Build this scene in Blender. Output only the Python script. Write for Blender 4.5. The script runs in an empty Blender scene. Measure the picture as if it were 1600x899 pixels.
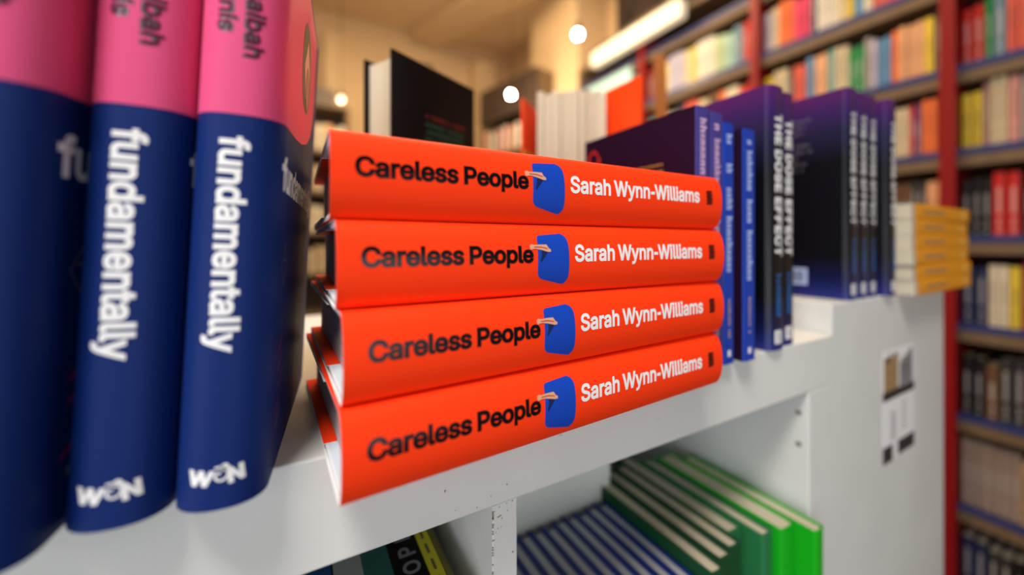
import bpy, bmesh, math, random
from mathutils import Matrix, Vector, geometry

random.seed(11)
S = bpy.context.scene
COL = S.collection

# ------------------------------------------------------------------ camera
cam_d = bpy.data.cameras.new('camera')
cam_d.sensor_width = 36.0
cam_d.lens = 36.0*610.0/1600.0
cam_d.shift_y = -(449.5-380.0)/1600.0
cam_d.clip_start = 0.01
cam_d.dof.use_dof = True
cam_d.dof.focus_distance = 0.205
cam_d.dof.aperture_fstop = 2.15
cam = bpy.data.objects.new('camera', cam_d)
COL.objects.link(cam)
cam.location = (0, 0, 0)
cam.rotation_euler = (math.radians(90), 0, -math.radians(28.9))
S.camera = cam

# ------------------------------------------------------------------ light
S.view_settings.view_transform = 'Standard'
S.view_settings.look = 'None'
S.view_settings.exposure = 0.15
S.view_settings.gamma = 1.0
S.view_settings.use_curve_mapping = False
W = bpy.data.worlds.new('world'); S.world = W; W.use_nodes = True
W.node_tree.nodes['Background'].inputs[0].default_value = (0.80, 0.90, 1.0, 1)
W.node_tree.nodes['Background'].inputs[1].default_value = 0.06

def area_light(name, loc, aim, size, power, color, spread=180):
    d = bpy.data.lights.new(name, 'AREA'); d.shape = 'RECTANGLE'
    d.size, d.size_y = size; d.energy = power; d.color = color
    o = bpy.data.objects.new(name, d); COL.objects.link(o)
    d.spread = math.radians(spread); o.location = loc
    o.rotation_euler = (Vector(aim)-Vector(loc)).to_track_quat('-Z', 'Y').to_euler()
    return o
# daylight of the shop window behind the photographer, an added front fill, the ceiling lamps over the counter and over the far shelves
area_light('shop_window_daylight', (-1.30, -0.60, -0.02), (0.1, 0.2, -0.10), (0.8, 1.3), 12, (0.93, 0.97, 1.0))
area_light('front_fill_light', (0.15, -1.5, -0.30), (0.25, 0.3, -0.30), (1.0, 0.8), 1.6, (0.93, 0.98, 1.0), 75)  # added fill from the front, brightens the inside of the cubes
area_light('counter_ceiling_light', (-0.38, -0.30, 1.22), (0.15, 0.25, -0.1), (0.45, 0.35), 21, (1.0, 0.93, 0.84))
area_light('far_ceiling_light', (0.7, 1.9, 2.15), (0.7, 2.0, 0), (1.2, 1.6), 62, (1.0, 0.72, 0.42))
area_light('bookcase_ceiling_light', (1.50, 0.85, 2.12), (1.9, 0.85, 0.7), (0.3, 1.5), 11, (1.0, 0.86, 0.70))

# ------------------------------------------------------------------ materials
MATS = {}
def mat(name, color, rough=0.5, spec=0.5, metal=0.0, emit=None, noise=None, bump=None, coat=0.0):
    """procedural principled material; noise = (scale, amount) mottles the colour, bump = (scale, strength)"""
    if name in MATS: return MATS[name]
    m = bpy.data.materials.new(name); m.use_nodes = True
    nt = m.node_tree; b = nt.nodes['Principled BSDF']
    b.inputs['Base Color'].default_value = (*color, 1)
    b.inputs['Roughness'].default_value = rough
    b.inputs['Specular IOR Level'].default_value = spec
    b.inputs['Metallic'].default_value = metal
    b.inputs['Coat Weight'].default_value = coat
    if emit:
        b.inputs['Emission Color'].default_value = (*emit[0], 1)
        b.inputs['Emission Strength'].default_value = emit[1]
    tc = nt.nodes.new('ShaderNodeTexCoord')
    if noise:
        n = nt.nodes.new('ShaderNodeTexNoise'); n.inputs['Scale'].default_value = noise[0]
        n.inputs['Detail'].default_value = 5
        mp = nt.nodes.new('ShaderNodeMapping')
        if len(noise) > 2: mp.inputs['Scale'].default_value = noise[2]
        nt.links.new(tc.outputs['Object'], mp.inputs[0]); nt.links.new(mp.outputs[0], n.inputs['Vector'])
        r = nt.nodes.new('ShaderNodeMapRange')
        r.inputs[1].default_value = .3; r.inputs[2].default_value = .7
        r.inputs[3].default_value = 1-noise[1]; r.inputs[4].default_value = 1.0
        mx = nt.nodes.new('ShaderNodeVectorMath'); mx.operation = 'SCALE'
        mx.inputs[0].default_value = color
        nt.links.new(n.outputs[0], r.inputs[0]); nt.links.new(r.outputs[0], mx.inputs['Scale'])
        nt.links.new(mx.outputs[0], b.inputs['Base Color'])
    if bump:
        n2 = nt.nodes.new('ShaderNodeTexNoise'); n2.inputs['Scale'].default_value = bump[0]
        bp = nt.nodes.new('ShaderNodeBump'); bp.inputs['Strength'].default_value = bump[1]
        bp.inputs['Distance'].default_value = 0.001
        nt.links.new(tc.outputs['Object'], n2.inputs['Vector'])
        nt.links.new(n2.outputs[0], bp.inputs['Height']); nt.links.new(bp.outputs[0], b.inputs['Normal'])
    MATS[name] = m
    return m

def ramp_mat(name, stops, axis='Z', length=0.24, rough=0.35, spec=0.4):
    """printed colour fade along the height of a cover (stops in 0..1 of the height)"""
    m = bpy.data.materials.new(name); m.use_nodes = True
    nt = m.node_tree; b = nt.nodes['Principled BSDF']
    b.inputs['Roughness'].default_value = rough; b.inputs['Specular IOR Level'].default_value = spec
    tc = nt.nodes.new('ShaderNodeTexCoord'); sp = nt.nodes.new('ShaderNodeSeparateXYZ')
    mr = nt.nodes.new('ShaderNodeMapRange'); mr.inputs[2].default_value = length
    cr = nt.nodes.new('ShaderNodeValToRGB')
    while len(cr.color_ramp.elements) < len(stops): cr.color_ramp.elements.new(0.5)
    for e, (p, c) in zip(cr.color_ramp.elements, stops):
        e.position = p; e.color = (*c, 1)
    nt.links.new(tc.outputs['Object'], sp.inputs[0]); nt.links.new(sp.outputs[axis], mr.inputs[0])
    nt.links.new(mr.outputs[0], cr.inputs[0]); nt.links.new(cr.outputs[0], b.inputs['Base Color'])
    MATS[name] = m
    return m

M_orange = mat('orange_jacket_paper', (1.0, 0.047, 0.006), 0.6, 0.1, bump=(900, 0.05))
M_white_paper = mat('white_jacket_lining', (0.80, 0.80, 0.80), 0.7, 0.3)
M_black_ink = mat('black_gloss_ink', (0.004, 0.003, 0.004), 0.24, 0.3)
M_white_ink = mat('white_ink', (0.86, 0.86, 0.88), 0.5, 0.3)
M_blue_ink = mat('window_blue_ink', (0.002, 0.055, 0.48), 0.5, 0.3)
M_skin_ink = mat('skin_tone_ink', (0.75, 0.36, 0.22), 0.5, 0.3)
M_skin_shade = mat('skin_line_ink', (0.42, 0.06, 0.03), 0.5, 0.3)
M_trouser_ink = mat('dark_blue_ink', (0.002, 0.014, 0.09), 0.5, 0.3)
M_logo_ink = mat('logo_dark_ink', (0.06, 0.002, 0.002), 0.5, 0.3)
M_logo_red = mat('logo_red_ink', (0.55, 0.01, 0.002), 0.5, 0.3)
M_pages = mat('cream_page_edges', (0.76, 0.68, 0.52), 0.85, 0.1, noise=(1.0, 0.35, (2600, 30, 3)))
M_pages_white = mat('white_page_edges', (0.66, 0.68, 0.70), 0.85, 0.1, noise=(1.0, 0.45, (2600, 30, 3)))
M_black_cloth = mat('black_case_cloth', (0.012, 0.012, 0.015), 0.75, 0.2)
M_grey_cloth = mat('pale_case_paper', (0.74, 0.74, 0.78), 0.75, 0.2)
M_endpaper = mat('pale_endpaper', (0.60, 0.66, 0.74), 0.8, 0.2)
M_navy = mat('navy_jacket_paper', (0.002, 0.018, 0.135), 0.55, 0.18)
M_pink = mat('pink_jacket_print', (0.72, 0.085, 0.23), 0.5, 0.18)
M_foil = mat('silver_foil_ink', (0.42, 0.44, 0.5), 0.25, 0.5, metal=0.9)
M_maroon_ink = mat('dark_maroon_ink', (0.10, 0.004, 0.03), 0.3, 0.5)
M_olive = mat('olive_ink', (0.10, 0.09, 0.03), 0.4, 0.3)
M_gold = mat('gold_ink', (0.35, 0.20, 0.06), 0.4, 0.3)
M_cream_ink = mat('cream_ink', (0.75, 0.60, 0.42), 0.4, 0.3)
M_grey_ink = mat('grey_ink', (0.18, 0.18, 0.20), 0.5, 0.3)
M_magenta_ink = mat('magenta_ink', (0.28, 0.01, 0.12), 0.5, 0.3)
M_laminate = mat('white_laminate', (0.74, 0.75, 0.74), 0.42, 0.4, noise=(9, 0.07))
M_laminate_in = mat('white_laminate_inside', (0.80, 0.81, 0.78), 0.5, 0.35, noise=(7, 0.08))
M_scuff = mat('grey_scuff', (0.32, 0.29, 0.26), 0.8, 0.1)
M_worn_chip = mat('worn_chipboard', (0.46, 0.43, 0.34), 0.9, 0.1, noise=(900, 0.5))
M_hole = mat('peg_hole_dark', (0.05, 0.045, 0.04), 0.8, 0.1)
M_black_cover = mat('black_cover_print', (0.004, 0.003, 0.003), 0.5, 0.12)
M_plum_cover = mat('dark_plum_cover_print', (0.016, 0.004, 0.022), 0.45, 0.15)
M_green_ink = mat('dim_green_ink', (0.01, 0.09, 0.045), 0.5, 0.3)
M_dull_red_ink = mat('dull_red_ink', (0.16, 0.012, 0.012), 0.5, 0.3)
M_green_edge = mat('green_endpaper_edge', (0.02, 0.16, 0.08), 0.6, 0.2)
M_yellow_ink = mat('mustard_ink', (0.50, 0.30, 0.03), 0.5, 0.3)
M_orange_ink = mat('orange_red_ink', (0.60, 0.03, 0.01), 0.5, 0.3)
M_pinkish_ink = mat('pale_pink_ink', (0.62, 0.40, 0.62), 0.5, 0.3)
M_paleblue_ink = mat('pale_blue_ink', (0.42, 0.52, 0.85), 0.5, 0.3)
M_tan_ink = mat('tan_ink', (0.55, 0.38, 0.20), 0.5, 0.3)
M_cyan_ink = mat('bright_blue_ink', (0.01, 0.16, 0.55), 0.5, 0.3)
M_purple_spine = mat('violet_spine_print', (0.055, 0.045, 0.26), 0.4, 0.35)
M_blue_spine = mat('royal_blue_spine_print', (0.004, 0.045, 0.42), 0.4, 0.35)
M_red_paint = mat('red_painted_steel', (0.26, 0.002, 0.004), 0.4, 0.4)
M_shelf_tan = mat('beech_shelf_board', (0.20, 0.135, 0.08), 0.55, 0.3, noise=(3, 0.15, (1, 12, 1)))
M_strip_blue = mat('blue_price_strip', (0.03, 0.05, 0.20), 0.35, 0.4)
M_dark_back = mat('dark_brown_back_panel', (0.05, 0.032, 0.022), 0.7, 0.2)
M_wall = mat('warm_cream_wall_paint', (0.76, 0.57, 0.35), 0.9, 0.1, noise=(1.5, 0.06))
M_ceiling = mat('cream_ceiling_paint', (0.80, 0.60, 0.38), 0.9, 0.1, noise=(1.5, 0.06))
M_floor = mat('grey_shop_floor', (0.16, 0.13, 0.10), 0.6, 0.3, noise=(4, 0.3))

# ------------------------------------------------------------------ helpers
def tag(o, label=None, cat=None, group=None, kind=None):
    if label: o['label'] = label
    if cat: o['category'] = cat
    if group: o['group'] = group
    if kind: o['kind'] = kind
    return o
def thing(name, label, cat, group=None, matrix=None):
    o = bpy.data.objects.new(name, None); COL.objects.link(o)
    o.empty_display_size = 0.02
    tag(o, label, cat, group)
    if matrix is not None: o.matrix_world = matrix
    return o
def copy_tree(o, parent=None):
    c = o.copy(); COL.objects.link(c)
    if parent: c.parent = parent
    for ch in list(o.children): copy_tree(ch, c)
    return c
class MB:
    """mesh builder: vertices, faces and one material slot per face"""
    def __init__(s): s.v = []; s.f = []; s.m = []; s.sm = []; s.mats = []
    def slot(s, m):
        if m not in s.mats: s.mats.append(m)
        return s.mats.index(m)
    def add(s, vs, fs, m, smooth=False):
        k = len(s.v); s.v += [tuple(p) for p in vs]; i = s.slot(m)
        for f in fs: s.f.append(tuple(k+j for j in f)); s.m.append(i); s.sm.append(smooth)
    def box(s, x0, x1, y0, y1, z0, z1, m):
        s.add([(x0,y0,z0),(x1,y0,z0),(x1,y1,z0),(x0,y1,z0),(x0,y0,z1),(x1,y0,z1),(x1,y1,z1),(x0,y1,z1)],
              [(0,3,2,1),(4,5,6,7),(0,1,5,4),(1,2,6,5),(2,3,7,6),(3,0,4,7)], m)
    def bbox(s, x0, x1, y0, y1, z0, z1, m, r=0.001, seg=2):
        bm = bmesh.new(); bmesh.ops.create_cube(bm, size=1)
        for v in bm.verts: v.co = Vector(((x0+x1)/2+v.co.x*(x1-x0), (y0+y1)/2+v.co.y*(y1-y0), (z0+z1)/2+v.co.z*(z1-z0)))
        bmesh.ops.bevel(bm, geom=list(bm.edges), offset=r, segments=seg, profile=.5, affect='EDGES')
        s.bm(bm, m)
    def bm(s, bm, m, smooth=False):
        bm.verts.index_update()
        s.add([v.co for v in bm.verts], [[v.index for v in f.verts] for f in bm.faces], m, smooth); bm.free()
    def prism(s, loop, z0, z1, m, smooth=False):
        n = len(loop)
        s.add([(x,y,z0) for x,y in loop]+[(x,y,z1) for x,y in loop],
              [(i,(i+1)%n,n+(i+1)%n,n+i) for i in range(n)], m, smooth)
        s.add([(x,y,z0) for x,y in loop]+[(x,y,z1) for x,y in loop],
              [tuple(range(n))[::-1], tuple(range(n,2*n))], m)
    def tube(s, pts, r, m, n=8):
        vs = []; fs = []
        for i, p in enumerate(pts):
            p = Vector(p); a = Vector(pts[max(i-1,0)]); b = Vector(pts[min(i+1,len(pts)-1)])
            d = (b-a).normalized(); u = d.orthogonal().normalized(); w = d.cross(u)
            rr = r[i] if isinstance(r, (list,tuple)) else r
            for j in range(n):
                t = 2*math.pi*j/n; vs.append(p+(u*math.cos(t)+w*math.sin(t))*rr)
        for i in range(len(pts)-1):
            for j in range(n): fs.append((i*n+j, i*n+(j+1)%n, (i+1)*n+(j+1)%n, (i+1)*n+j))
        fs.append(tuple(range(n))[::-1]); fs.append(tuple(range((len(pts)-1)*n, len(pts)*n)))
        s.add(vs, fs, m, True)
    def build(s, name, parent=None):
        me = bpy.data.meshes.new(name); me.from_pydata(s.v, [], s.f)
        for m in s.mats: me.materials.append(m)
        me.polygons.foreach_set('material_index', s.m); me.polygons.foreach_set('use_smooth', s.sm)
        me.update()
        o = bpy.data.objects.new(name, me); COL.objects.link(o)
        if parent: o.parent = parent
        return o
def structure(o): o['kind'] = 'structure'; return o

# letter outlines: advance width and contours in thousandths of the type size
GLYPHS = {
 '&': (448, ['197,-7 150,-2 110,12 78,34 54,62 39,96 34,133 37,163 47,189 63,213 85,235 140,279 216,335 237,352 255,375 260,389 262,405 258,427 245,445 226,457 201,461 184,459 168,453 155,444 145,431 139,416 137,399 139,380 145,363 169,327 204,284 438,0 364,0 171,231 121,293 102,319 87,344 78,370 75,398 79,430 91,458 109,481 134,499 165,510 200,513 235,510 266,499 290,482 308,459 320,433 324,404 322,382 315,362 305,342 291,325 256,293 154,217 128,195 110,174 100,154 97,131 100,108 109,87 124,70 143,57 166,49 193,46 223,50 251,59 278,75 301,95 321,121 336,151 346,186 349,224 408,224 405,180 397,144 385,115 371,92 345,62 333,47 305,23 271,7 234,-3']),
 '-': (262, ['218,230 218,172 44,172 44,230']),
 'C': (510, ['267,-7 225,-3 186,7 150,25 119,49 92,79 70,115 53,157 44,203 40,254 44,305 53,352 70,393 92,429 119,459 150,484 186,501 225,512 267,516 305,513 340,504 373,490 402,471 427,447 448,418 463,385 473,348 408,348 401,373 389,395 375,413 357,428 337,440 315,449 292,454 267,456 237,453 209,445 184,432 161,414 141,391 125,364 113,332 106,295 103,254 106,213 113,177 125,145 141,117 161,94 184,76 210,63 237,56 267,53 292,55 315,60 337,69 357,81 375,96 389,114 401,136 408,160 473,160 463,124 448,91 428,62 402,38 373,19 341,5 305,-4']),
 'D': (502, ['219,0 96,0 96,57 215,57 254,60 288,68 318,81 343,99 363,122 379,149 394,198 399,255 394,312 379,361 364,388 344,410 320,428 291,441 258,449 221,452 93,452 93,509 225,509 273,505 315,495 353,478 385,455 412,426 433,391 449,351 458,306 462,255 458,205 449,159 433,119 411,83 384,54 351,31 312,14 268,3', '125,509 125,0 60,0 60,509']),
 'E': (419, ['60,0 60,509 372,509 372,452 125,452 125,286 355,286 355,229 125,229 125,57 375,57 375,0']),
 'F': (410, ['60,0 60,509 369,509 369,452 125,452 125,278 346,278 346,221 125,221 125,0']),
 'H': (517, ['60,0 60,509 125,509 125,289 392,289 392,509 457,509 457,0 392,0 392,232 125,232 125,0']),
 'J': (396, ['185,-7 143,-2 106,11 75,33 52,63 38,100 33,145 33,173 98,173 98,145 100,117 108,93 122,74 139,61 160,53 185,50 209,53 230,61 248,74 261,93 269,117 272,145 272,509 336,509 336,145 332,100 318,63 294,33 263,11 227,-2']),
 'N': (523, ['60,0 60,509 136,509 343,183 363,151 388,107 414,55 405,54 401,108 399,157 399,195 399,509 463,509 463,0 387,0 202,290 177,331 148,381 108,452 119,454 122,384 124,328 125,291 125,0']),
 'O': (533, ['267,-7 225,-3 186,7 150,25 119,49 92,79 70,115 53,157 44,203 40,254 44,305 53,352 70,393 92,429 119,459 150,484 186,501 225,512 267,516 309,512 348,501 384,484 415,459 442,429 464,393 480,352 490,305 493,254 490,203 480,157 464,115 442,79 415,49 384,25 348,7 309,-3', '267,53 296,55 324,63 349,76 372,94 392,116 408,144 420,176 428,213 430,254 428,295 420,332 408,365 392,392 372,415 349,433 324,446 296,453 267,456 237,453 210,445 184,433 161,415 142,392 125,364 113,332 106,295 103,254 106,213 113,176 125,144 142,117 161,94 184,76 210,63 237,55']),
 'P': (445, ['60,0 60,509 235,509 272,506 305,499 332,487 356,471 375,452 390,430 404,391 409,348 404,304 390,265 375,243 356,223 332,207 305,195 272,188 235,186 109,186 109,242 233,242 269,246 297,256 318,272 333,294 342,319 344,348 342,376 333,402 318,423 297,439 268,449 232,452 125,452 125,0']),
 'R': (449, ['60,0 60,509 236,509 290,504 333,489 356,473 376,455 390,433 405,395 409,352 405,309 390,271 376,250 356,232 333,217 289,203 236,198 96,198 96,255 234,255 269,258 298,267 319,281 334,300 342,324 345,352 342,380 334,405 319,425 298,440 269,449 233,452 125,452 125,0', '353,0 230,229 303,229 428,0']),
 'S': (447, ['224,-9 172,-4 128,9 91,31 64,60 46,96 38,137 104,137 110,110 123,88 142,71 166,59 194,52 224,49 257,52 286,60 311,74 329,92 341,114 346,139 342,161 332,179 316,193 296,205 245,222 184,239 145,253 112,269 86,289 67,313 56,341 52,372 54,400 62,425 75,448 102,476 138,498 180,511 227,516 275,511 316,498 351,476 377,449 394,415 401,378 337,378 332,402 320,421 302,437 280,449 254,456 225,459 194,456 167,448 145,435 129,418 118,398 115,376 119,352 131,334 148,319 169,308 212,293 264,279 312,264 336,252 359,238 379,220 395,198 405,171 408,139 403,99 386,64 360,34 323,11 278,-4']),
 'T': (449, ['32,452 32,509 417,509 417,452 257,452 257,0 193,0 193,452']),
 'W': (686, ['155,0 16,509 82,509 163,196 175,145 187,94 197,40 189,40 200,94 211,145 224,196 306,509 380,509 462,196 474,145 486,94 497,40 488,40 499,94 510,145 523,196 603,509 670,509 530,0 455,0 368,323 351,391 336,475 350,475 335,395 318,323 230,0']),
 'Y': (472, ['203,0 203,208 16,509 91,509 192,344 222,292 250,230 224,230 251,293 280,344 381,509 455,509 268,208 268,0']),
 'a': (389, ['160,-9 126,-5 94,5 68,22 48,45 35,73 30,108 34,138 43,161 58,179 78,193 100,203 125,211 178,220 234,227 252,230 265,235 273,243 276,255 273,279 267,297 256,311 240,322 220,329 196,331 171,329 149,322 132,313 118,301 107,288 100,274 41,291 57,322 79,346 104,364 133,375 163,382 194,384 239,379 263,372 286,360 306,343 322,320 333,290 337,251 337,0 277,0 277,52 272,52 252,25 236,12 215,1 190,-6', '170,45 202,49 228,59 248,74 263,93 272,115 276,138 276,190 259,182 231,176 200,171 175,168 134,159 117,150 103,139 95,124 92,105 94,87 102,72 114,61 130,52 149,47']),
 'b': (424, ['229,-8 198,-5 172,4 153,17 138,31 118,59 112,59 112,0 53,0 53,509 114,509 114,319 137,346 152,360 171,373 197,381 229,384 259,382 287,374 313,361 335,342 354,320 370,293 385,245 390,189 385,133 370,84 355,57 336,34 313,16 288,3 260,-6', '220,47 253,51 279,66 301,88 316,117 325,151 328,189 325,227 316,261 301,290 280,311 253,325 220,330 188,325 161,312 140,291 125,263 116,229 113,189 116,150 125,115 140,86 162,65 188,51']),
 'd': (424, ['195,-8 165,-6 137,3 111,16 89,34 70,57 55,84 39,133 34,189 39,245 55,293 70,320 89,342 112,361 137,374 165,382 196,384 228,381 253,373 272,360 287,346 306,319 311,319 311,509 372,509 372,0 313,0 313,59 307,59 287,31 272,17 252,4 227,-5', '205,47 236,51 263,65 284,86 299,115 309,150 312,189 309,229 300,263 284,291 263,312 237,325 205,330 172,325 145,311 124,290 108,261 99,227 96,189 99,151 109,117 124,88 145,66 172,51']),
 'e': (404, ['212,-8 177,-5 145,3 117,16 92,35 72,58 56,85 40,132 34,187 39,242 55,290 71,317 91,340 115,359 142,373 172,382 205,384 236,382 266,374 294,361 319,341 341,315 357,282 368,242 371,194 371,169 75,169 75,221 338,221 310,202 307,237 298,269 283,294 263,314 237,326 205,330 173,326 146,313 125,294 109,270 99,241 96,211 96,178 100,139 110,106 128,80 151,61 179,50 212,46 234,48 254,53 271,61 285,73 297,88 306,105 365,91 353,63 335,39 311,19 283,4 249,-5']),
 'f': (254, ['228,379 228,327 6,327 6,379', '81,0 81,432 84,461 96,486 113,505 135,519 161,527 187,530 222,527 243,521 227,468 215,472 195,474 171,470 154,460 145,443 142,419 142,0']),
 'h': (410, ['114,227 114,0 53,0 53,509 114,509 114,287 102,287 116,319 132,344 152,362 175,374 200,382 227,384 264,380 295,369 321,349 341,321 353,285 357,240 357,0 296,0 296,235 293,263 286,286 273,304 256,318 235,326 210,329 184,326 161,317 141,303 126,283 117,257']),
 'i': (167, ['53,0 53,379 114,379 114,0', '84,443 67,446 54,455 44,468 41,483 44,499 54,512 67,521 84,524 100,521 114,512 123,499 126,483 123,468 114,455 100,446']),
 'l': (189, ['139,-2 112,0 91,8 74,20 62,37 55,59 53,84 53,509 114,509 114,99 115,77 120,62 130,54 146,52 160,53 170,54 181,3 162,-1']),
 'm': (610, ['53,0 53,379 112,379 112,295 118,323 132,346 151,363 172,376 195,384 219,386 245,383 268,375 287,361 309,331 321,295 312,295 322,321 337,343 357,361 381,375 407,383 437,386 468,383 497,372 522,354 541,328 553,296 557,255 557,0 496,0 496,254 493,279 485,298 473,313 447,326 419,330 395,328 374,320 358,307 345,290 338,270 335,247 335,0 274,0 274,260 272,280 265,297 253,311 229,326 199,330 178,328 158,320 140,307 126,289 117,266 114,238 114,0']),
 'n': (410, ['114,227 114,0 53,0 53,379 112,379 112,287 102,287 116,319 132,344 152,362 175,374 200,382 227,384 264,380 295,369 321,349 341,321 353,285 357,240 357,0 296,0 296,235 293,263 286,286 273,304 256,318 235,326 210,329 184,326 161,317 141,303 126,283 117,257']),
 'o': (415, ['207,-8 174,-5 144,3 117,16 93,35 72,58 56,85 44,116 37,150 34,187 37,225 44,260 56,291 72,318 93,341 117,360 144,374 174,382 207,384 241,382 271,374 299,360 323,341 343,318 359,291 371,260 379,225 381,187 379,150 371,116 359,85 343,58 323,35 299,16 271,3 241,-5', '207,46 242,51 270,66 292,89 307,117 316,151 319,187 316,224 307,258 292,287 270,310 242,325 207,330 173,325 145,310 124,287 108,258 99,224 96,187 99,151 108,117 124,89 145,66 173,51']),
 'p': (424, ['53,-143 53,379 112,379 112,319 118,319 137,346 152,360 171,373 197,381 229,384 259,382 287,374 313,361 335,342 354,320 370,293 385,245 390,189 385,133 370,84 355,57 336,34 313,16 288,3 260,-6 229,-8 198,-5 173,4 153,17 138,31 118,59 114,-143', '220,47 253,51 279,66 301,88 316,117 325,151 328,189 325,227 316,261 301,290 280,311 253,325 220,330 188,325 161,312 140,291 125,263 116,229 113,189 116,150 125,115 140,86 162,65 188,51']),
 'r': (259, ['53,0 53,379 112,379 112,321 130,347 152,367 181,380 213,385 229,384 243,384 243,322 230,324 207,326 182,323 159,315 140,301 126,284 117,262 114,237 114,0']),
 's': (365, ['182,-8 145,-5 112,3 84,18 62,38 45,63 36,94 94,107 105,79 124,60 150,49 181,45 217,50 244,62 262,81 268,103 265,121 254,136 237,147 212,155 149,170 104,186 72,208 58,227 50,249 47,274 51,305 65,332 87,354 115,370 149,381 187,384 223,381 254,372 279,358 299,339 314,316 324,290 268,277 258,298 243,316 219,328 187,333 156,329 131,317 114,299 109,277 112,258 124,243 144,232 172,223 229,209 275,194 306,171 320,153 328,131 331,107 326,75 312,47 290,24 260,6 223,-5']),
 't': (227, ['204,379 204,327 6,327 6,379', '65,471 126,471 126,98 128,76 136,61 150,53 170,50 185,51 202,54 213,2 192,-3 168,-4 138,-1 113,7 92,21 77,41 68,64 65,93']),
 'u': (410, ['182,-5 146,-1 115,11 89,31 69,59 57,95 53,139 53,379 114,379 114,144 116,117 124,94 137,75 154,61 175,53 200,50 226,53 249,62 268,77 283,97 293,122 296,153 296,379 357,379 357,0 298,0 298,92 307,92 294,60 277,35 257,17 222,0']),
 'y': (389, ['47,-139 61,-86 71,-87 88,-90 104,-89 118,-84 130,-74 141,-58 151,-36 163,-1 17,379 84,379 165,155 187,87 206,21 184,21 202,87 224,155 305,379 371,379 204,-58 191,-85 177,-107 159,-124 139,-136 117,-143 91,-145 65,-143']),
}

def offset_loop(P, d):
    n = len(P); out = []
    for i in range(n):
        ax, ay = P[i-1]; bx, by = P[i]; cx, cy = P[(i+1) % n]
        l1 = math.hypot(bx-ax, by-ay) or 1e-9; l2 = math.hypot(cx-bx, cy-by) or 1e-9
        n1 = ((by-ay)/l1, -(bx-ax)/l1); n2 = ((cy-by)/l2, -(cx-bx)/l2)
        k = 1 + n1[0]*n2[0] + n1[1]*n2[1]
        k = max(k, .45)
        out.append((bx + d*(n1[0]+n2[0])/k, by + d*(n1[1]+n2[1])/k))
    return out
def text_glyphs(s, size, bold=0.0, track=0.0, squeeze=1.0):
    """list of glyphs, each a list of loops in the plane, baseline at 0, starting at x = 0; size = capital height"""
    k = size/(509.0 + 2*bold); x = 0; out = []
    for ch in s:
        if ch == ' ':
            x += 150 + track; continue
        adv, loops = GLYPHS[ch]
        g = []
        for L in loops:
            P = [tuple(map(float, q.split(','))) for q in L.split()]
            P = offset_loop(P, -bold)
            g.append([((px + x)*k*squeeze, (py + bold)*k) for px, py in P])
        out.append(g); x += adv + track
    return out, x*k*squeeze

def tri_fill(loops):
    """fill a set of 2D contours (non-zero winding); returns points, triangles"""
    pts = []; edges = []
    for L in loops:
        k = len(pts); n = len(L)
        pts += [Vector(p) for p in L]; edges += [(k+i, k+(i+1) % n) for i in range(n)]
    vs, es, fs, *_ = geometry.delaunay_2d_cdt(pts, edges, [], 0, 1e-9)
    keep = []
    for f in fs:
        cx = sum(vs[i].x for i in f)/len(f); cy = sum(vs[i].y for i in f)/len(f); w = 0
        for L in loops:
            for i in range(len(L)):
                (ax, ay), (bx, by) = L[i-1], L[i]
                if (ay > cy) != (by > cy) and cx < (bx-ax)*(cy-ay)/(by-ay)+ax: w += 1 if ay > by else -1
        if w: keep.append(tuple(f))
    return [(v.x, v.y) for v in vs], keep

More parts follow.
